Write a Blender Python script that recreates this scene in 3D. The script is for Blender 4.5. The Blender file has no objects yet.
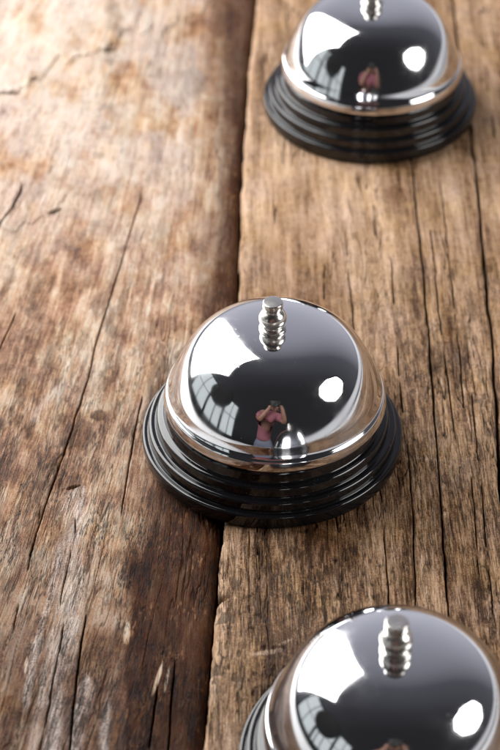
import bpy, bmesh, math, random
import numpy as np
from mathutils import Vector, Matrix

random.seed(4)
MM = 0.001
scene = bpy.context.scene
col = scene.collection
R = math.radians

# ------------------------------------------------------------------ helpers
def link(o, parent=None):
    col.objects.link(o)
    if parent is not None:
        o.parent = parent
    return o

def tag(o, label=None, cat=None, group=None, kind=None):
    if label: o["label"] = label
    if cat: o["category"] = cat
    if group: o["group"] = group
    if kind: o["kind"] = kind
    return o

def empty(name, loc):
    o = bpy.data.objects.new(name, None)
    o.empty_display_size = 0.02
    o.location = loc
    return link(o)

def mesh_obj(name, verts, faces, mat, parent=None, smooth=True):
    me = bpy.data.meshes.new(name)
    me.from_pydata(verts, [], faces)
    me.update()
    if smooth:
        me.polygons.foreach_set("use_smooth", [True] * len(me.polygons))
    if mat: me.materials.append(mat)
    return link(bpy.data.objects.new(name, me), parent)

def lathe(name, prof, mat, parent=None, seg=256, wob=0.0):
    """profile [(r, z)] in mm from the outside bottom upwards; r = 0 closes a pole"""
    verts, faces, rows = [], [], []
    for (r, z) in prof:
        if r <= 1e-6:
            rows.append([len(verts)] * seg); verts.append((0, 0, z * MM))
        else:
            b = len(verts)
            for k in range(seg):
                a = 2 * math.pi * k / seg
                rr = r * (1 + wob * math.sin(2 * a + 0.6))
                verts.append((rr * MM * math.cos(a), rr * MM * math.sin(a), z * MM))
            rows.append(list(range(b, b + seg)))
    for i in range(len(rows) - 1):
        A, B = rows[i], rows[i + 1]
        for k in range(seg):
            n = (k + 1) % seg
            f = [A[k], A[n], B[n], B[k]]
            g = []
            for q in f:
                if q not in g: g.append(q)
            if len(g) > 2: faces.append(g)
    return mesh_obj(name, verts, faces, mat, parent)

def rounded(pts, radii, n=6):
    """polyline with every inner corner replaced by a small arc"""
    out = [pts[0]]
    for i in range(1, len(pts) - 1):
        p0, p, p1 = (np.array(q, float) for q in (pts[i - 1], pts[i], pts[i + 1]))
        a, b = p0 - p, p1 - p
        la, lb = np.linalg.norm(a), np.linalg.norm(b)
        t = min(radii[i] if isinstance(radii, (list, tuple)) else radii, la * .48, lb * .48)
        s, e = p + a / la * t, p + b / lb * t
        for k in range(n + 1):
            u = k / n
            q = (1 - u) ** 2 * s + 2 * u * (1 - u) * p + u * u * e
            out.append((float(q[0]), float(q[1])))
    out.append(pts[-1])
    return out

# ------------------------------------------------------------------ materials
class NT:
    def __init__(s, name):
        s.m = bpy.data.materials.new(name); s.m.use_nodes = True
        s.t = s.m.node_tree; s.b = s.t.nodes["Principled BSDF"]
    def n(s, typ, **kw):
        nd = s.t.nodes.new(typ)
        for k, v in kw.items():
            if k in nd.inputs: nd.inputs[k].default_value = v
            else: setattr(nd, k, v)
        return nd
    def l(s, a, b): s.t.links.new(a, b)
    def attr(s, name):
        return s.n("ShaderNodeAttribute", attribute_name=name).outputs["Fac"]
    def mix(s, fac, a, b, mode="MIX"):
        m = s.n("ShaderNodeMix", data_type="RGBA", blend_type=mode)
        for sock, v in ((m.inputs[0], fac), (m.inputs[6], a), (m.inputs[7], b)):
            if hasattr(v, "node"): s.l(v, sock)
            else: sock.default_value = v if not isinstance(v, tuple) else (*v, 1)
        return m.outputs[2]
    def math(s, op, a, b=0.0, clamp=False):
        m = s.n("ShaderNodeMath", operation=op, use_clamp=clamp)
        for sock, v in ((m.inputs[0], a), (m.inputs[1], b)):
            if hasattr(v, "node"): s.l(v, sock)
            else: sock.default_value = v
        return m.outputs[0]
    def ramp(s, fac, stops):
        r = s.n("ShaderNodeValToRGB"); e = r.color_ramp.elements
        while len(e) < len(stops): e.new(0.5)
        for el, (p, c) in zip(e, stops):
            el.position = p; el.color = (*c, 1) if isinstance(c, tuple) else (c, c, c, 1)
        s.l(fac, r.inputs[0]); return r.outputs[0]
    def set(s, **kw):
        for k, v in kw.items():
            k = k.replace("_", " ")
            if hasattr(v, "node"): s.l(v, s.b.inputs[k])
            else: s.b.inputs[k].default_value = (*v, 1) if isinstance(v, tuple) else v
        return s

def chrome(name, colr, rough, bump=0.0):
    t = NT(name)
    tc = t.n("ShaderNodeTexCoord")
    big = t.n("ShaderNodeTexNoise", Scale=70.0, Detail=3.0, Roughness=0.6)
    t.l(tc.outputs["Object"], big.inputs["Vector"])
    r = t.n("ShaderNodeMapRange"); r.inputs[1].default_value = .35; r.inputs[2].default_value = .75
    r.inputs[3].default_value = rough * .4; r.inputs[4].default_value = rough * 2.6
    t.l(big.outputs[0], r.inputs[0])
    # dust and pin-prick flaws
    vo = t.n("ShaderNodeTexVoronoi", Scale=520.0, Randomness=1.0)
    t.l(tc.outputs["Object"], vo.inputs["Vector"])
    vo2 = t.n("ShaderNodeTexNoise", Scale=130.0, Detail=1.0)
    t.l(tc.outputs["Object"], vo2.inputs["Vector"])
    spot = t.math("MULTIPLY", t.ramp(vo.outputs["Distance"], [(0.0, 1.0), (0.13, 0.0)]),
                  t.ramp(vo2.outputs[0], [(0.50, 0.0), (0.58, 1.0)]))
    rr = t.math("ADD", r.outputs[0], t.math("MULTIPLY", spot, 0.22))
    slow = t.n("ShaderNodeTexNoise", Scale=38.0, Detail=1.0)
    t.l(tc.outputs["Object"], slow.inputs["Vector"])
    bp = t.n("ShaderNodeBump", Strength=1.0, Distance=0.00002 * bump)
    t.l(t.math("ADD", slow.outputs[0], t.math("MULTIPLY", spot, 0.2)), bp.inputs["Height"])
    t.l(bp.outputs[0], t.b.inputs["Normal"])
    t.set(Base_Color=colr, Metallic=1.0, Roughness=rr)
    return t.m

def black_enamel():
    t = NT("black_enamel")
    tc = t.n("ShaderNodeTexCoord")
    pe = t.n("ShaderNodeTexNoise", Scale=260.0, Detail=2.0)
    t.l(tc.outputs["Object"], pe.inputs["Vector"])
    du = t.n("ShaderNodeTexNoise", Scale=1500.0, Detail=1.0)
    t.l(tc.outputs["Object"], du.inputs["Vector"])
    dust = t.ramp(du.outputs[0], [(0.72, 0.0), (0.80, 1.0)])
    bp = t.n("ShaderNodeBump", Strength=0.8, Distance=0.00006)
    t.l(pe.outputs[0], bp.inputs["Height"]); t.l(bp.outputs[0], t.b.inputs["Normal"])
    t.set(Base_Color=t.mix(dust, (0.006, 0.006, 0.007), (0.05, 0.05, 0.05)),
          Roughness=t.math("ADD", t.math("MULTIPLY", dust, .3), 0.09), Specular_IOR_Level=0.52)
    return t.m

def plain(name, c, rough=0.6, scale=30.0, amp=.25):
    t = NT(name)
    tc = t.n("ShaderNodeTexCoord")
    n = t.n("ShaderNodeTexNoise", Scale=scale, Detail=4.0)
    t.l(tc.outputs["Object"], n.inputs["Vector"])
    d = tuple(x * (1 - amp) for x in c)
    t.set(Base_Color=t.mix(n.outputs[0], d, c), Roughness=rough)
    return t.m

def wood_mat(name, stops, dark, chalk_sheen_c, stain_shade_c, rough, spec, fib_amt, line_amt, bump, dash_c=(.35, .25, .2), rust_c=(.30, .15, .07)):
    """tone, cavity, stain, chalk and the across-grain coordinate come with the modelled board; the fine fibres are stretched noise"""
    t = NT(name)
    tc = t.n("ShaderNodeTexCoord")
    xyz = t.n("ShaderNodeSeparateXYZ"); t.l(tc.outputs["Object"], xyz.inputs[0])
    ymm = t.math("MULTIPLY", xyz.outputs[1], 1000.0)
    gu = t.attr("grain_u")
    def grain(su, sy, seed, detail=3.0, rough_=.6, dist=0.0):
        c = t.n("ShaderNodeCombineXYZ")
        t.l(t.math("DIVIDE", gu, su), c.inputs[0]); t.l(t.math("DIVIDE", ymm, sy), c.inputs[1]); c.inputs[2].default_value = seed * 7.31
        n = t.n("ShaderNodeTexNoise", Scale=1.0, Detail=detail, Roughness=rough_, Distortion=dist)
        t.l(c.outputs[0], n.inputs["Vector"]); return n.outputs[0]
    def iso(size, detail=2.0, rough_=.6):
        n = t.n("ShaderNodeTexNoise", Scale=1000.0 / size, Detail=detail, Roughness=rough_)
        t.l(tc.outputs["Object"], n.inputs["Vector"]); return n.outputs[0]
    def line(n, w):                                   # thin dark line where the noise crosses its middle
        return t.ramp(t.math("ABSOLUTE", t.math("SUBTRACT", n, .5)), [(0.0, 1.0), (w, 0.0)])
    f1 = grain(.55, 7.0, 1, 5, .68, .25); f2 = grain(1.7, 26.0, 2, 4, .6, .15)
    grit = iso(.5, 3, .75); blot = iso(17, 6, .65); mott = iso(4.0, 5, .7)
    gate = t.ramp(grain(3.2, 17.0, 5, 3), [(.42, 0.0), (.60, 1.0)])
    gate2 = t.ramp(grain(6.0, 30.0, 6, 2), [(.40, 0.0), (.58, 1.0)])
    l1 = t.math("MULTIPLY", line(grain(1.15, 30.0, 3, 3, .55, .1), .028), gate)
    l2 = t.math("MULTIPLY", line(grain(.8, 10.0, 4, 3, .6, .3), .045), gate2)
    lines = t.math("MULTIPLY", t.math("MAXIMUM", l1, l2), line_amt)
    lines = t.math("MULTIPLY", lines, t.attr("fibre"), True)
    tone = t.attr("tone")
    amt = t.math("ADD", t.math("MULTIPLY", t.attr("fibre"), .75), .25)
    tone = t.math("ADD", tone, t.math("MULTIPLY", t.math("MULTIPLY", t.math("SUBTRACT", f1, .5), fib_amt), amt))
    tone = t.math("ADD", tone, t.math("MULTIPLY", t.math("SUBTRACT", f2, .5), fib_amt * .5))
    tone = t.math("ADD", tone, t.math("MULTIPLY", t.math("SUBTRACT", grit, .5), .75))
    tone = t.math("ADD", tone, t.math("MULTIPLY", t.math("SUBTRACT", mott, .5), .50), True)
    c = t.ramp(tone, stops)
    hue = t.n("ShaderNodeHueSaturation")
    t.l(c, hue.inputs["Color"])
    t.l(t.math("ADD", t.math("MULTIPLY", blot, .03), .483), hue.inputs["Hue"])
    t.l(t.math("ADD", t.math("MULTIPLY", blot, .6), .80), hue.inputs["Saturation"])
    c = hue.outputs[0]
    st = t.math("ADD", t.attr("stain_shade"), t.math("MULTIPLY", t.math("MULTIPLY", t.math("SUBTRACT", f1, .5), 1.1), t.attr("stain_shade")), True)
    c = t.mix(st, c, t.mix(1.0, c, stain_shade_c, "MULTIPLY"))
    rust = t.math("MULTIPLY", t.math("MULTIPLY", t.ramp(grain(.7, 4.0, 12, 4, .7), [(.55, 0.0), (.66, .8)]), t.ramp(grain(8, 14, 13, 3), [(.48, 0.0), (.62, 1.0)])), t.attr("stain_shade"))
    c = t.mix(rust, c, rust_c)
    ch = t.math("MULTIPLY", t.attr("chalk_sheen"), t.math("MULTIPLY", t.ramp(grit, [(0.36, 0.1), (0.52, 1.0)]), t.ramp(f1, [(.36, .15), (.52, 1.0)])))
    c = t.mix(ch, c, chalk_sheen_c)
    pit = t.math("MULTIPLY", t.ramp(grain(.35, 1.1, 9, 2), [(.30, .85), (.38, 0.0)]), t.ramp(mott, [(.42, 0.0), (.58, 1.0)]))
    dash = t.math("MULTIPLY", t.ramp(grain(.9, 5.0, 10, 4, .65), [(.56, 0.0), (.66, .75)]), t.ramp(grain(11, 22, 11, 3), [(.42, 0.0), (.54, 1.0)]))
    c = t.mix(dash, c, t.mix(1.0, c, dash_c, "MULTIPLY"))
    cav = t.math("MAXIMUM", t.attr("cavity"), t.math("MAXIMUM", lines, t.math("MULTIPLY", pit, t.attr("fibre"))))
    c = t.mix(cav, c, dark)
    h = t.math("ADD", t.math("MULTIPLY", f1, .9), t.math("MULTIPLY", grit, .5))
    h = t.math("SUBTRACT", h, t.math("MULTIPLY", lines, 1.3))
    h = t.math("ADD", h, t.math("MULTIPLY", mott, .8))
    bp = t.n("ShaderNodeBump", Strength=.9, Distance=bump)
    t.l(h, bp.inputs["Height"]); t.l(bp.outputs[0], t.b.inputs["Normal"])
    rr = t.math("ADD", t.math("MULTIPLY", f1, .3), rough - .15)
    t.set(Base_Color=c, Roughness=rr, Specular_IOR_Level=t.math("MULTIPLY", t.math("SUBTRACT", 1.0, t.math("MULTIPLY", st, .7)), spec))
    return t.m

M_CHROME = chrome("polished_chrome", (0.76, 0.765, 0.785), 0.055, 1.2)
M_NICKEL = chrome("worn_nickel", (0.70, 0.67, 0.62), 0.16, 2.0)
M_BLACK = black_enamel()

# ------------------------------------------------------------------ grain fields (mm)
_rng = np.random.default_rng(11)
_tab = _rng.random((1024, 1024)).astype(np.float32)
def vn(x, y, sx, sy, seed=0):
    u = x / sx + seed * 37.17 + 400; v = y / sy + seed * 91.7 + 400
    i = np.floor(u).astype(np.int64); j = np.floor(v).astype(np.int64)
    fu = u - i; fv = v - j
    fu = fu * fu * (3 - 2 * fu); fv = fv * fv * (3 - 2 * fv)
    i0, i1, j0, j1 = i % 1024, (i + 1) % 1024, j % 1024, (j + 1) % 1024
    a = _tab[i0, j0] * (1 - fu) + _tab[i1, j0] * fu
    b = _tab[i0, j1] * (1 - fu) + _tab[i1, j1] * fu
    return a * (1 - fv) + b * fv
def fbm(x, y, sx, sy, seed=0, o=4):
    s = 0; a = 1; w = 0
    for k in range(o):
        s = s + a * vn(x, y, sx / 2 ** k, sy / 2 ** k, seed + k * 3); w += a; a *= .55
    return s / w
def sm(a, b, x):
    t = np.clip((x - a) / (b - a), 0, 1); return t * t * (3 - 2 * t)
def spacing(lo, hi, dlo, dhi, d, dout):
    """dense samples in [dlo, dhi], coarse outside"""
    mid = np.arange(dlo, dhi + d / 2, d)
    left, right = [], []
    x, s = dlo, d
    while x > lo:
        s = min(s * 1.25, dout); x -= s; left.append(max(x, lo))
    x, s = dhi, d
    while x < hi:
        s = min(s * 1.25, dout); x += s; right.append(min(x, hi))
    return np.r_[left[::-1], mid, right]
def along(x, y, line, w, jit=0.0, seed=0, taper=8.0, sharp=3.0, gap=False):
    """mask of a crack that runs along y through the given (x, y) points"""
    L = sorted(line, key=lambda q: q[1]); lx = [q[0] for q in L]; ly = [q[1] for q in L]
    xc = np.interp(y, ly, lx) + jit * (fbm(0 * x, y, 14, 14, seed, 5) - .5)
    ww = w * (0.45 + .9 * fbm(0 * x, y, 6, 10, seed + 5, 3))
    end = sm(ly[0] - taper, ly[0] + taper, y) * (1 - sm(ly[-1] - taper, ly[-1] + taper, y))
    gate = sm(.40, .52, fbm(0 * x, y, 22, 18, seed + 9, 3)) if gap else 1.0
    ww = np.maximum(ww * (.45 + .55 * end), .16)
    return np.exp(-np.abs((x - xc) / ww) ** sharp) * np.minimum(1, end * 3) * gate
def blob(x, y, cx, cy, rx, ry, seed=0, rag=.6, ang=0.0):
    dx, dy = x - cx, y - cy
    c, s = math.cos(ang), math.sin(ang)
    dx, dy = dx * c + dy * s, -dx * s + dy * c
    q = np.hypot(dx / rx, dy / ry) + rag * (fbm(x, y, 6, 14, seed, 4) - .5) * 2
    return 1 - sm(.65, 1.1, q)

def plank(name, X, Y, fields, thick, mat, label):
    nx, ny = len(X), len(Y)
    gx, gy = np.meshgrid(X, Y)
    gx = gx.astype(np.float64); gy = gy.astype(np.float64)
    px, h, att = fields(gx, gy)
    top = np.stack([px, gy, h], -1).reshape(-1, 3)
    # skirt: the four sides go straight down
    idx = np.arange(nx * ny).reshape(ny, nx)
    per = np.r_[idx[0, :], idx[1:, -1], idx[-1, -2::-1], idx[-2:0:-1, 0]]
    low = top[per].copy(); low[:, 2] = -thick
    V = np.concatenate([top, low]) * MM
    q = np.stack([idx[:-1, :-1], idx[:-1, 1:], idx[1:, 1:], idx[1:, :-1]], -1).reshape(-1, 4)
    b = nx * ny; k = len(per); a = np.arange(k); nb = (a + 1) % k
    side = np.stack([per[nb], per[a], b + a, b + nb], -1)
    F = np.concatenate([q, side]).astype(np.int32)
    me = bpy.data.meshes.new(name)
    me.vertices.add(len(V)); me.vertices.foreach_set("co", V.astype(np.float32).ravel())
    me.loops.add(F.size); me.loops.foreach_set("vertex_index", F.ravel())
    me.polygons.add(len(F))
    me.polygons.foreach_set("loop_start", np.arange(0, F.size, 4, dtype=np.int32))
    me.update(calc_edges=True)
    me.polygons.foreach_set("use_smooth", np.ones(len(F), bool))
    for n, v in att.items():
        at = me.attributes.new(n, "FLOAT", "POINT")
        w = (v if n == 'grain_u' else np.clip(v, 0, 1)).reshape(-1)
        at.data.foreach_set("value", np.r_[w, w[per]].astype(np.float32))
    me.materials.append(mat)
    o = link(bpy.data.objects.new(name, me))
    return tag(o, label, "plank", "weathered planks side by side")

SEAM_Y = [-400, -131.4, -105.1, -83.3, -72.9, -41.6, 80.8, 111.1, 149.9, 191.8, 237.2, 286.4, 500]
SEAM_X = [-26, -19.9, -18.9, -18.0, -17.2, -16.0, -11.5, -10.9, -10.3, -8.8, -7.3, -4.2, 2]
def seam(y): return np.interp(y, SEAM_Y, SEAM_X)

# --- right-hand plank: dry, tan, deeply fibrous
def right_fields(x, y):
    e = seam(y) + .9 * (fbm(0 * x, y, 7, 7, 61, 4) - .5) * 2
    e = e + 2.6 * np.exp(-((y + 71.5) / 1.3) ** 2)                       # the nick in the edge
    e = e + .8 * np.exp(-((y + 38) / 8) ** 2)
    w0 = np.clip((x - x[0, 0]) / 25.0, 0, 1)
    px = x + (e - x[0, 0]) * (1 - w0)
    u = px + 2.2 * (fbm(px, y, 45, 150, 1, 2) - .5) + .012 * y
    near = 1 - sm(-20, 130, y)
    f1 = vn(u, y, .85, 11, 2); f2 = vn(u, y, 1.9, 34, 3)
    f4 = vn(u, y, 5.5, 90, 5); blot = fbm(px, y, 26, 60, 6, 5); f6 = fbm(u, y, 9, 45, 13, 4)
    fis = 1 - np.abs(2 * fbm(u, y, 3.0, 60, 7, 3) - 1)
    fis = sm(.965, 1.0, fis) * sm(.45, .62, vn(u, y, 7, 40, 8))
    fis2 = 1 - np.abs(2 * fbm(u, y, 1.6, 18, 9, 3) - 1)
    fis2 = sm(.93, 1.0, fis2) * sm(.45, .65, vn(u, y, 4, 14, 10)) * (.15 + .85 * near)
    cr = np.zeros_like(x)
    for ln, w, sd in (([(55.2, 185), (55.7, 133), (55.4, 87), (54.9, 36), (53.9, 0), (53.6, -29), (52.6, -64), (52, -110)], .36, 70),
                      ([(80.4, 300), (79.7, 185), (79.5, 143), (78, 99), (77, 58), (75.4, 20), (73.3, -15), (72, -90)], .52, 71),
                      ([(44.3, 90), (43.7, 31), (44.4, -5), (44.1, -38), (42.9, -73)], .24, 72),
                      ([(66, 210), (65.5, 120), (65, 40), (64, -20), (63, -60)], .20, 73),
                      ([(68, 40), (67.2, -10), (66, -70)], .2, 74),
                      ([(35, -45), (34.5, -80), (33, -120)], .18, 75),
                      ([(20, 110), (19, 60)], .22, 76),
                      ([(60, 120), (59.6, 60), (60.2, 10)], .22, 77),
                      ([(28, 120), (29, 60), (28, 20)], .2, 78),
                      ([(90, 250), (89, 180), (88, 110), (88, 50)], .22, 79)):
        cr = np.maximum(cr, along(px, y, ln, w, 1.3, sd, 14, 3.0, sd > 71))
    # torn pale flecks across the grain
    chalk_sheen = np.zeros_like(x)
    for cx, cy, rx, ry, a, sd in ((52, -9.4, 6.5, .9, -.15, 81), (-2, -94, 5.5, 1.0, .22, 82), (54.5, -34.8, 1.3, .9, .3, 83), (3, -90, 3, .5, .5, 84)):
        chalk_sheen = np.maximum(chalk_sheen, .7 * blob(px, y, cx, cy, rx, ry, sd, .5, a))
    pits = sm(.76, .84, vn(px, y, 1.5, 2.6, 12)) * sm(.5, .65, vn(px, y, 14, 30, 13)) * (.25 + .75 * near)
    fray = np.exp(-np.abs(px - e) / 1.2)
    h = -.14 * (1 - f1) * (.3 + .7 * near) - .14 * (1 - f2) - .22 * (1 - f4) \
        - .8 * fis - .4 * fis2 - 3.2 * cr - .3 * pits
    h = h - 2.0 * np.exp(-(px - e) / .6) - .5 * np.exp(-(px - e) / 3.0) + .1 * chalk_sheen
    h = np.minimum(h, -.02)
    tone = .53 + .20 * (f1 - .5) + .20 * (f2 - .5) + .25 * (f4 - .5) + .55 * (blot - .5) + .35 * (f6 - .5) \
        + .14 * fray + .04 - .15 * near  # tone drops towards the near end: light falloff painted into the wood
    cav = np.clip(.8 * fis + .6 * fis2 + cr * 1.15 + .6 * pits, 0, 1) * .96
    stain_shade = .6 * sm(.53, .66, fbm(px, y, 26, 80, 15, 5)) * (.5 + .5 * near) + .5 * blob(px, y, 48, 140, 5, 8, 16, .7)
    return px, h, dict(tone=tone, cavity=cav, stain_shade=stain_shade, chalk_sheen=chalk_sheen, grain_u=u, fibre=.22 + .78 * near)

# --- left-hand plank: smoother, bleached, flaking and painted with lamp sheen at the far end, dark and scuffed nearer
def left_fields(x, y):
    e = seam(y) - .3 - .8 * fbm(0 * x, y, 16, 16, 41, 4)
    w1 = np.clip((x[0, -1] - x) / 40.0, 0, 1)
    px = x + (e - x[0, -1]) * (1 - w1)
    k = .135 - .105 * sm(-62, -18, px)
    u = px - k * y + 3.0 * (fbm(px, y, 40, 90, 21, 3) - .5)
    f1 = vn(u, y, 1.0, 16, 22); f2 = vn(u, y, 2.6, 45, 23); f3 = vn(u, y, .5, 6, 24); f4 = vn(u, y, 8, 110, 25)
    blot = fbm(px, y, 22, 34, 26, 5); fine = fbm(px, y, 5, 9, 27, 4)
    far = sm(20, 190, y)
    # flaked layer: skin of paler wood with a torn lower edge
    lim = np.interp(px, [-200, -108, -101, -97, -92, -87, -82, -80, -73, -60, -45, -30, 0],
                    [205, 212, 213, 220, 231, 235, 236, 244, 246, 258, 262, 280, 330]) + 26 * (fbm(u, y, 6, 40, 28, 5) - .5)
    skin = sm(-.7, .9, y - lim)
    lim2 = np.interp(px, [-200, -100, -85, -80, -77, -60, -40], [90, 120, 128, 131, 140, 100, 60]) + 16 * (fbm(px, y, 6, 40, 29, 4) - .5)
    skin2 = sm(-.6, .8, y - lim2) * (1 - sm(-72, -58, px + 6 * (fine - .5)))
    cr = np.zeros_like(x)
    for ln, w, sd in (([(-49, 140), (-53.2, 108), (-56.6, 81), (-61.1, 52), (-62.5, 33), (-66.2, 7.4), (-69.7, -15), (-72.5, -29), (-75.5, -51)], .23, 90),
                      ([(-94.8, 146), (-97, 133), (-100.6, 124), (-104, 112)], .6, 91),
                      ([(-56.6, -75), (-57.4, -90), (-58.1, -105), (-58.4, -131), (-59, -150)], .32, 92),
                      ([(-63.2, -85), (-65.1, -109), (-66.9, -131), (-68, -150)], .26, 93),
                      ([(-62.3, -40), (-63, -52), (-64.5, -70)], .2, 94),
                      ([(-74.3, -35), (-76, -60), (-78, -80)], .22, 95),
                      ([(-40, 60), (-43, 30), (-46, 0), (-48, -30)], .2, 97),
                      ([(-33.6, -95), (-34.5, -112), (-36, -135)], .26, 99),
                      ([(-29.5, -100), (-30, -120), (-30.5, -140)], .3, 100),
                      ([(-90, 70), (-95, 45), (-99, 20)], .24, 101)):
        cr = np.maximum(cr, along(px, y, ln, w, 1.2, sd, 6, 3.0, sd > 91))
    for cx, cy, rx, ry, a, sd in ((-80.5, 131.5, 3.4, 1.0, .7, 51), (-105, 213.5, 4.0, 1.0, .05, 52), (-64, -21, 2.2, .6, .4, 53), (-95.5, 224, 2, .9, .6, 54), (-66, 247, 3, .8, .3, 55)):
        cr = np.maximum(cr, .8 * blob(px, y, cx, cy, rx, ry, sd, .4, a))
    fis = 1 - np.abs(2 * fbm(u, y, 3.4, 60, 31, 3) - 1)
    fis = sm(.96, 1.0, fis) * sm(.5, .7, vn(u, y, 9, 36, 32))
    flake = sm(.53, .57, fbm(u, y, 3.0, 13, 33, 5)) * sm(.48, .62, fbm(px, y, 24, 50, 34, 3))
    flake_edge = 4 * flake * (1 - flake)
    chalk_sheen = np.zeros_like(x)
    for ln, w, s_, sd in (([(-66.6, -50), (-68, -69), (-69.7, -79), (-70.7, -89), (-71.7, -99), (-72, -113)], .9, .8, 110),
                          ([(-61.5, -22), (-62.7, -47), (-62.5, -60), (-62.9, -73), (-60.5, -81), (-63.3, -93), (-63.7, -109), (-63.5, -140)], 2.2, .8, 111),
                          ([(-55.3, -104), (-56.3, -120), (-57.3, -140)], 1.5, .75, 112),
                          ([(-66, -85), (-66.5, -95), (-68, -112), (-69, -135)], 1.1, .65, 113),
                          ([(-59.5, -62), (-60, -78), (-59, -90)], 1.2, .5, 114),
                          ([(-48, -112), (-49, -125), (-49, -140)], 1.0, .6, 115),
                          ([(-70.1, 30.7), (-76.3, 22.8), (-78.9, 12.5)], 2.0, .42, 116)):
        chalk_sheen = np.maximum(chalk_sheen, 1.25 * s_ * along(px, y, ln, w * 1.35, 2.4, sd, 4, 2.5) * (.5 + .5 * sm(.36, .54, fbm(u, y, 1.6, 9, sd, 3))))
    chalk_sheen = np.maximum(chalk_sheen, .42 * blob(px, y, -63, -62, 5, 42, 117, .6, .04))
    chalk_sheen = np.maximum(chalk_sheen, .85 * sm(40, 210, y) * sm(.38, .56, fbm(px, y, 17, 26, 118, 6)))  # far-end pallor: worn wood plus lamp sheen put into the colour
    roll = np.exp(-(e - px) / 5.0); roll2 = np.exp(-(e - px) / 1.2)
    h = -.08 * (1 - f1) - .10 * (1 - f2) - .25 * (1 - f4) - .2 * (1 - fine) - .4 * fis - 2.4 * cr \
        + .55 * skin + .4 * skin2 + .14 * flake - 1.3
    h = h - 1.2 * roll - 2.4 * roll2 - .8 * np.exp(-(e - px) / 18.0) * sm(40, 160, y)
    h = np.minimum(h, -.35)
    tone = .50 + .20 * (f1 - .5) + .22 * (f2 - .5) + .22 * (f4 - .5) + .6 * (blot - .5) + .65 * (fine - .5) \
        + .09 * skin + .09 * skin2 + .05 * far + .0 + .05 * sm(-30, 60, y) + .14 * flake
    cav = np.clip(.5 * fis + cr * 1.1 + .3 * flake_edge * (1 - far) + .22 * sm(.2, .9, 4 * skin * (1 - skin)) * sm(.45, .7, vn(px, y, 5, 5, 35))
                  + .4 * sm(.2, .9, 4 * skin2 * (1 - skin2)) * sm(.5, .75, vn(px, y, 5, 5, 36)), 0, 1) * .92
    # old dark staining along the joint and near middle, plus the bell's shadow painted in
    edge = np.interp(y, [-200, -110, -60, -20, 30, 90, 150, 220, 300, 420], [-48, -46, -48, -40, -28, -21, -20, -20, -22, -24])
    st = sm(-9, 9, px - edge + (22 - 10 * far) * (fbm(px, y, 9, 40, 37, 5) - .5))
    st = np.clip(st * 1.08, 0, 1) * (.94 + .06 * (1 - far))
    st = np.maximum(st, .5 * sm(.58, .66, fbm(u, y, 4, 14, 38, 5)) * (1 - .6 * far))
    st = np.maximum(st, .55 * blob(px, y, -30, 222, 6, 13, 39, .6))
    st = np.maximum(st, .6 * blob(px, y, -67, -105, 5, 22, 40, .7))
    st = np.maximum(st, .7 * blob(px, y, -58, 14, 2.6, 2.6, 44, .6))
    st = np.maximum(st, .58 * (1 - sm(-110, 10, y + 50 * (blot - .5))))
    pale = np.maximum.reduce([blob(px, y, -34.2, -103, .7, 8, 45, .5, -.2), blob(px, y, -31.5, -103, .5, 6, 46, .5, -.1),
                              blob(px, y, -73, -98, .8, 4, 47, .6), blob(px, y, -44, -84, 1.1, 5, 48, .7)])
    tone = tone + .35 * pale; st = st * (1 - .85 * pale)
    return px, h, dict(tone=tone, cavity=cav, stain_shade=st, chalk_sheen=chalk_sheen * (1 - .8 * cr) * (1 - .95 * sm(-34, -22, px + 10 * (fine - .5)) * sm(0, 50, y)), grain_u=u, fibre=.25 + .65 * (1 - sm(-50, 120, y)))

M_RIGHT = wood_mat("tan_weathered_wood",
                   [(0.0, (0.030, 0.013, 0.006)), (0.26, (0.110, 0.058, 0.029)), (0.50, (0.315, 0.200, 0.120)), (0.75, (0.48, 0.335, 0.228)), (1.0, (0.64, 0.46, 0.32))],
                   (0.008, 0.004, 0.002), (0.58, 0.42, 0.30), (0.44, 0.30, 0.21), 0.62, 0.18, 1.35, .95, .00034)
M_LEFT = wood_mat("bleached_sheen_brown_wood",
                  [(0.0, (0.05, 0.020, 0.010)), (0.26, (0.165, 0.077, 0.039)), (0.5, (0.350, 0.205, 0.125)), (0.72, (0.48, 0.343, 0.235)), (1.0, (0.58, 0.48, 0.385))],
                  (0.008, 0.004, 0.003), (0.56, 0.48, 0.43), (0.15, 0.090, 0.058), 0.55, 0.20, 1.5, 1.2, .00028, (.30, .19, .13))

XR = spacing(-20, 270, -20, 106, .21, 8)
YR = spacing(-330, 480, -148, 306, .36, 10)
plank("wooden_plank", XR, YR, right_fields, 24, M_RIGHT,
      "tan weathered plank with fibrous grain and long dark cracks under the bells")
XL = spacing(-124, -10, -118, -10, .21, 2)
plank("wooden_plank", XL, YR, left_fields, 24, M_LEFT,
      "reddish brown plank bleached pale with painted-in sheen at its far end with dark stain along the joint")

# white table top the planks lie on
tb = bmesh.new(); bmesh.ops.create_cube(tb, size=1)
for v in tb.verts: v.co = Vector((v.co.x * 1.04 + .10, v.co.y * 1.5 + .15, v.co.z * .03 - .0395))
bmesh.ops.bevel(tb, geom=tb.edges[:], offset=.004, segments=3, affect='EDGES')
me = bpy.data.meshes.new("tabletop"); tb.to_mesh(me); tb.free()
me.materials.append(plain("white_laminate", (.78, .78, .78), .4, 9, .06))
tag(link(bpy.data.objects.new("tabletop", me)), kind="structure")

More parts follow.
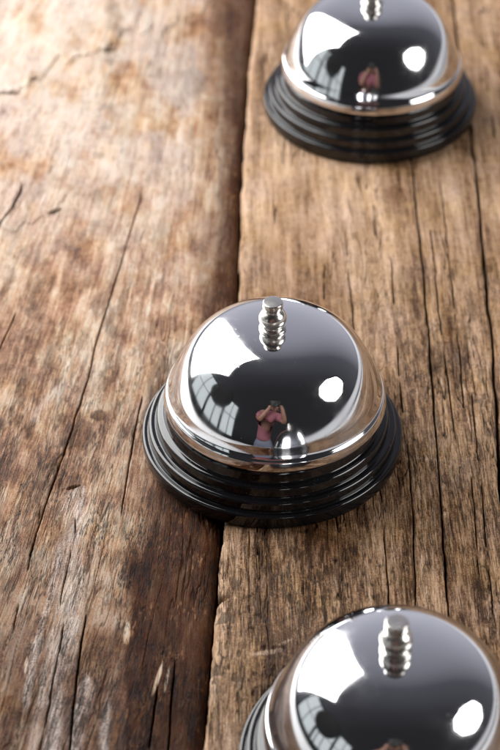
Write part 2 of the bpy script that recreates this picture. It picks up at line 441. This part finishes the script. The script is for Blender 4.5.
# ------------------------------------------------------------------ the bells
def dome_profile():
    pr = np.array([(33.75, 24), (33.4, 25.5), (32.9, 27), (32.0, 29.1), (31.0, 31.5), (29.8, 33.9), (28.4, 36.2), (26.9, 38.3), (25, 40.3),
                   (23, 41.9), (20.8, 43.3), (18.4, 44.4), (16, 45.2), (13.5, 45.8), (11, 46.2), (8, 46.5), (4, 46.7), (0, 46.75)])
    s = np.r_[0, np.cumsum(np.hypot(*np.diff(pr, axis=0).T))]
    P = np.polynomial.polynomial
    ss = np.linspace(0, s[-1], 90)
    r = P.polyval(ss, P.polyfit(s, pr[:, 0], 7)); z = P.polyval(ss, P.polyfit(s, pr[:, 1], 7))
    r = np.maximum(r, 0); r[-1] = 0
    body = list(zip(r, z))
    lip = rounded([(32.6, 24.5), (34.0, 19.6), (34.6, 18.2), (35.6, 18.1), (36.0, 18.7), (35.75, 20.0), (35.35, 21.5),
                   (35.1, 21.9), (34.75, 22.15), (34.45, 22.5), (34.1, 23.3), body[2]], [0, .5, .4, .4, .5, .9, .4, .3, .3, .5, .6, 0], 6)
    return lip[:-1] + body[2:]
DOME = dome_profile()
BASE = rounded([(30, .15), (41.9, .15), (42.4, .6), (42.6, 2.4), (42.5, 5.3), (40.7, 5.3), (40.5, 5.5), (40.3, 9.1), (38.2, 9.15), (38.0, 9.35),
                (37.5, 12.9), (35.6, 13.2), (35.3, 13.5), (34.6, 16.4), (33.8, 17.4), (31, 18.6), (29, 20)],
               [0, .3, .5, .8, 1.15, .2, .2, 1.2, .2, .2, 1.2, .2, .2, 1, 1, 1, 0], 8)
_ball = [(4.4 * math.cos(a), 51.0 + 4.4 * math.sin(a) * .86) for a in [R(-48 + 6 * k) for k in range(18)]]
KNOB = rounded([(3.2, 46.2), (4.1, 46.55), (4.35, 47.0), (4.3, 47.5), (3.7, 47.75)], [0, .2, .3, .2, 0], 4) + _ball + \
       rounded([(2.75, 54.45), (2.7, 54.9), (3.2, 55.25), (3.25, 55.6), (3.25, 56.9), (3.0, 57.25), (0, 57.3)], [0, .3, .25, .2, .25, .2, 0], 4)

def make_bell():
    root = empty("call_bell", (0, 0, 0))
    lathe("base", BASE, M_BLACK, root, 224)
    d = lathe("dome", DOME, M_CHROME, root, 288); d.location = (.0007, 0, 0); d.rotation_euler = (R(.25), R(.3), 0)
    k = lathe("striker_knob", KNOB, M_NICKEL, root, 96); k.location = (-.0001, 0.0003, 0)
    return root

def copy_thing(o):
    c = o.copy(); col.objects.link(c)
    for ch in list(o.children):
        d = ch.copy(); col.objects.link(d); d.parent = c
    return c

bell = make_bell()
SPOTS = [((0, 0), 0, "chrome call bell in sharp focus astride the joint of both planks"),
         ((.0407, .2027), 38, "blurred chrome call bell farthest away, cut off by the top edge"),
         ((.0320, -.1384), -50, "nearest chrome call bell, largest in view and cut off by the lower right corner")]
for i, ((x, y), a, lab) in enumerate(SPOTS):
    b = bell if i == 0 else copy_thing(bell)
    b.location = (x, y, 0); b.rotation_euler = (0, 0, R(a))
    if i: 
        for ch in b.children:                                   # domes sit a hair off centre, each its own way
            if ch.name.startswith("dome"): ch.location = (.0003, .0002, 0); ch.rotation_euler = (R(.9 - .7 * i), R(-1.1 + .4 * i), R(70 * i))
            if ch.name.startswith("striker_knob"): ch.rotation_euler = (R(1.2 - 1.5 * i), R(.8), R(50 * i))
    tag(b, lab, "bell", "chrome call bells")

# ------------------------------------------------------------------ what the chrome mirrors: lamps, window, round flag, photographer
def area(name, loc, target, power, shape, sx, sy=None, colr=(1, 1, 1), upv=None):
    L = bpy.data.lights.new(name, "AREA"); L.energy = power; L.color = colr; L.shape = shape; L.size = sx
    if sy: L.size_y = sy
    o = bpy.data.objects.new(name, L); link(o)
    z = (Vector(loc) - Vector(target)).normalized()              # a lamp shines along -z
    u = Vector(upv) if upv else Vector((0, 0, 1))
    y = (u - z * u.dot(z)).normalized(); x = y.cross(z)
    m = Matrix((x, y, z)).transposed().to_4x4(); m.translation = Vector(loc); o.matrix_world = m
    return o

S = 0.85
c0 = Vector((-.525, .42, .457)) * S + Vector((0, 0, .04))
nrm = Vector((.196, -.39, .9)).normalized().cross(Vector((-.6, -.478, -.042)).normalized())
if nrm.dot(c0) > 0: nrm.negate()
area("softbox_lamp", c0, c0 + nrm, 15.0, "RECTANGLE", .77 * S, .97 * S, (1, .99, .98), (.196, -.39, .9))

od = Vector((.867, -.20, .468)).normalized()
oc = od * 1.15 + Vector((0, 0, .04))
area("octagon_lamp", oc + od * .03, Vector((0, 0, .03)), 10.0, "DISK", .67, None, (1, .985, .97))
# the black eight-sided hood of that lamp
def octagon_hood():
    x = od.cross(Vector((0, 0, 1))).normalized(); y = od.cross(x)
    v, f = [], []
    for (rad, off) in ((.335, 0), (.342, -.003), (.385, 0.03), (.38, .06), (.09, .25)):
        for k in range(8):
            a = math.pi / 4 * (k + .5)
            v.append(oc + od * off + x * rad * math.cos(a) + y * rad * math.sin(a))
    for r in range(4):
        for k in range(8):
            n = (k + 1) % 8
            f.append((r * 8 + k, r * 8 + n, r * 8 + 8 + n, r * 8 + 8 + k))
    o = mesh_obj("softbox_hood", v, f, plain("black_cloth", (.012, .012, .012), .8), None, False)
    return tag(o, "black eight-sided softbox hood mirrored at the right of each dome", "softbox")
octagon_hood()

# tall window far to the left, its light coming through dark glazing bars
wx = -2.7
area("window_light", (wx - .06, -1.0, .78), (0, -1.0, .78), 15, "RECTANGLE", 3.7, 1.75, (.90, .97, .97), (0, 0, 1))
def window():
    root = empty("window", (wx, -1.0, -.1))
    dark = plain("dark_frame_paint", (.06, .065, .07), .5)
    def bars(name, boxes):
        bm = bmesh.new()
        for (y0, y1, z0, z1, dx) in boxes:
            g = bmesh.ops.create_cube(bm, size=1)
            for v in g["verts"]:
                v.co = Vector((v.co.x * dx, (y0 + y1) / 2 + v.co.y * (y1 - y0), (z0 + z1) / 2 + v.co.z * (z1 - z0)))
        me = bpy.data.meshes.new(name); bm.to_mesh(me); bm.free(); me.materials.append(dark)
        return link(bpy.data.objects.new(name, me), root)
    bars("frame", [(-1.95, -1.85, -.1, 1.85, .07), (1.85, 1.95, -.1, 1.85, .07), (-1.85, 1.85, -.1, .0, .068), (-1.85, 1.85, 1.75, 1.85, .068),
                   (-.66, -.52, .0, 1.75, .066), (.52, .66, .0, 1.75, .066)])
    bars("glazing_bar", [(a - .022, a + .022, .0, 1.75, .03) for a in (-1.25, -.0, 1.25)] + [(-1.85, 1.85, b - .02, b + .02, .026) for b in (.75,)])
    return tag(root, "pale daylit window with dark glazing bars mirrored in the left side of the domes", "window")
window()

def round_flag():
    d = Vector((-.86, -.325, .40)).normalized(); p = d * .95 + Vector((0, 0, .04))
    root = empty("round_flag", p)
    m = plain("flag_black", (.006, .006, .006), .85)
    disc = lathe("disc", rounded([(0, -6), (238, -6), (244, 0), (238, 6), (0, 6)], 3, 3), m, root, 64)
    disc.rotation_euler = d.to_track_quat('Z', 'Y').to_euler()
    st = lathe("stand", [(0, -1150), (9, -1150), (9, -235), (0, -235)], m, root, 16)
    return tag(root, "round black flag on a thin stand mirrored in front of the window", "light flag")
round_flag()

def skin(name, pts, edges, mat, parent, sub=2):
    me = bpy.data.meshes.new(name)
    me.from_pydata([p[:3] for p in pts], edges, [])
    o = link(bpy.data.objects.new(name, me), parent)
    md = o.modifiers.new("skin", "SKIN"); md.use_smooth_shade = True
    for i, p in enumerate(pts):
        sv = me.skin_vertices[0].data[i]
        sv.radius = (p[3], p[4] if len(p) > 4 else p[3]); sv.use_root = (i == 0)
    s = o.modifiers.new("sub", "SUBSURF"); s.levels = sub; s.render_levels = sub
    me.materials.append(mat)
    return o

def photographer():
    root = empty("person", (-.20, -.98, -.78))
    sk = plain("skin_tone", (.26, .13, .085), .5); hair = plain("dark_hair", (.012, .008, .007), .5)
    pink = plain("pink_cotton", (.30, .105, .125), .85); shorts = plain("grey_denim", (.16, .17, .22), .8)
    # body in local coordinates (origin on the floor under the hips), leaning forward over the camera
    P = [(0, 0, .86, .12, .09), (.02, .03, 1.02, .10, .075), (.06, .08, 1.17, .12, .085), (.12, .13, 1.265, .11, .09),
         (.165, .165, 1.325, .05), (.195, .20, 1.37, .07, .08), (.215, .225, 1.44, .075, .085), (.22, .23, 1.49, .05),
         (-.09, .0, .80, .09), (-.10, .03, .45, .06), (-.10, .0, .09, .036), (-.10, .12, .03, .035),
         (.09, .0, .80, .09), (.10, .03, .45, .06), (.10, .0, .09, .036), (.10, .12, .03, .035),
         (-.07, .15, 1.27, .06), (-.02, .30, 1.08, .045), (.12, .36, 1.30, .030), (.145, .385, 1.365, .034),
         (.27, .12, 1.22, .06), (.37, .20, 1.06, .045), (.32, .34, 1.31, .030), (.29, .375, 1.375, .034)]
    E = [(0, 1), (1, 2), (2, 3), (3, 4), (4, 5), (5, 6), (6, 7), (0, 8), (8, 9), (9, 10), (10, 11), (0, 12), (12, 13), (13, 14), (14, 15),
         (3, 16), (16, 17), (17, 18), (18, 19), (3, 20), (20, 21), (21, 22), (22, 23)]
    skin("body", P, E, sk, root)
    skin("shirt", [(-.005, 0, .87, .165, .14), (0, 0, .93, .175, .14), (.03, .04, 1.06, .18, .13), (.06, .08, 1.17, .19, .14), (.12, .13, 1.265, .135, .11), (.155, .155, 1.305, .075),
                   (-.07, .15, 1.27, .085), (-.035, .27, 1.12, .075), (.27, .12, 1.22, .085), (.345, .18, 1.10, .072)],
         [(0, 1), (1, 2), (2, 3), (3, 4), (4, 5), (4, 6), (6, 7), (4, 8), (8, 9)], pink, root)
    skin("shorts", [(.005, .01, .95, .155, .12), (0, 0, .85, .165, .13), (-.09, .0, .78, .11), (-.10, .02, .55, .095), (.09, .0, .78, .11), (.10, .02, .55, .095)],
         [(0, 1), (1, 2), (2, 3), (1, 4), (4, 5)], shorts, root)
    skin("hair", [(.21, .215, 1.475, .105, .115), (.21, .21, 1.54, .08), (.19, .15, 1.42, .085), (.15, .10, 1.33, .06)],
         [(0, 1), (0, 2), (2, 3)], hair, root)
    root.scale = (.92, .92, .94)
    return tag(root, "person in a pink shirt leaning in behind the camera, mirrored in the domes", "person")
photographer()

def photo_camera():
    d = Vector((0, .768, -.640)); p = Vector((.004, -.645, .545))
    root = empty("photo_camera", p); m = plain("camera_black", (.015, .015, .016), .45)
    bm = bmesh.new(); bmesh.ops.create_cube(bm, size=1)
    for v in bm.verts: v.co = Vector((v.co.x * .145, v.co.y * .095, v.co.z * .07))
    g = bmesh.ops.create_cube(bm, size=1)["verts"]
    for v in g: v.co = Vector((v.co.x * .055 * (1.2 if v.co.y < 0 else .8), v.co.y * .035 + .063, v.co.z * .06))
    bmesh.ops.bevel(bm, geom=bm.edges[:], offset=.008, segments=2, affect='EDGES')
    me = bpy.data.meshes.new("body"); bm.to_mesh(me); bm.free(); me.materials.append(m)
    link(bpy.data.objects.new("body", me), root)
    lathe("lens", rounded([(0, 30), (34, 30), (34, 60), (38, 62), (38, 108), (31, 110), (28, 104), (0, 100)], 2, 3), m, root, 48)
    root.rotation_euler = d.to_track_quat('Z', 'Y').to_euler()
    return tag(root, "black camera held up by the person mirrored in the domes", "camera")
photo_camera()

# ------------------------------------------------------------------ studio surroundings as a plain graded world
w = bpy.data.worlds.new("World"); scene.world = w; w.use_nodes = True
nt = w.node_tree; bg = nt.nodes["Background"]
tc = nt.nodes.new("ShaderNodeTexCoord"); sep = nt.nodes.new("ShaderNodeSeparateXYZ"); nt.links.new(tc.outputs["Generated"], sep.inputs[0])
def wm(op, a, b=0.0, clamp=False):
    m = nt.nodes.new("ShaderNodeMath"); m.operation = op; m.use_clamp = clamp
    for s, v in ((m.inputs[0], a), (m.inputs[1], b)):
        if hasattr(v, "node"): nt.links.new(v, s)
        else: s.default_value = v
    return m.outputs[0]
def wramp(fac, stops):
    r = nt.nodes.new("ShaderNodeValToRGB"); e = r.color_ramp.elements
    while len(e) < len(stops): e.new(.5)
    for el, (p, c) in zip(e, stops): el.position = p; el.color = (*c, 1)
    nt.links.new(fac, r.inputs[0]); return r.outputs[0]
# back wall light grey-lilac, ceiling and camera side dark
back = wramp(wm("ADD", wm("MULTIPLY", sep.outputs[1], .5), .5), [(0, (.014, .014, .015)), (.30, (.018, .018, .019)), (.50, (.030, .030, .033)), (.72, (.062, .063, .071)), (.95, (.32, .32, .365)), (1, (.38, .38, .43))])
elev = wramp(wm("ADD", wm("MULTIPLY", sep.outputs[2], .5), .5), [(0, (.15, .12, .10)), (.46, (.35, .32, .30)), (.50, (.8, .8, .8)), (.54, (1, 1, 1)), (1, (.85, .85, .88))])
# a bright low stretch of wall on the right
low = wramp(wm("ADD", wm("MULTIPLY", sep.outputs[2], .5), .5), [(0, (0, 0, 0)), (.455, (0, 0, 0)), (.474, (.45, .45, .46)), (.503, (.40, .40, .41)), (.514, (0, 0, 0)), (1, (0, 0, 0))])
side = wramp(wm("ADD", wm("MULTIPLY", sep.outputs[0], .5), .5), [(0, (0, 0, 0)), (.55, (0, 0, 0)), (.75, (1, 1, 1)), (1, (1, 1, 1))])
mx = nt.nodes.new("ShaderNodeMix"); mx.data_type = "RGBA"; mx.blend_type = "MULTIPLY"; mx.inputs[0].default_value = 1
nt.links.new(back, mx.inputs[6]); nt.links.new(elev, mx.inputs[7]); 
def wmix(mode, a, b):
    m = nt.nodes.new("ShaderNodeMix"); m.data_type = "RGBA"; m.blend_type = mode; m.inputs[0].default_value = 1
    nt.links.new(a, m.inputs[6]); nt.links.new(b, m.inputs[7]); return m.outputs[2]
nt.links.new(wmix("ADD", mx.outputs[2], wmix("MULTIPLY", low, side)), bg.inputs[0])
bg.inputs[1].default_value = 1.6

# ------------------------------------------------------------------ camera
cd = bpy.data.cameras.new("Camera"); cam = bpy.data.objects.new("Camera", cd); link(cam)
cam.location = (-.00725, -.52271, .46360)
cam.rotation_euler = (math.pi / 2 - .695, 0, 0)
cd.sensor_fit = "VERTICAL"; cd.sensor_height = 36; cd.sensor_width = 24; cd.lens = 2124.727 / 750 * 36
cd.clip_start = .02; cd.clip_end = 50
cd.dof.use_dof = True; cd.dof.focus_distance = .665; cd.dof.aperture_fstop = 14.5
scene.camera = cam

scene.view_settings.view_transform = "Standard"; scene.view_settings.look = "None"
scene.view_settings.exposure = 0; scene.view_settings.gamma = 1
scene.cycles.max_bounces = 8; scene.cycles.glossy_bounces = 6

scene.cycles.use_denoising = True
scene.cycles.caustics_reflective = False
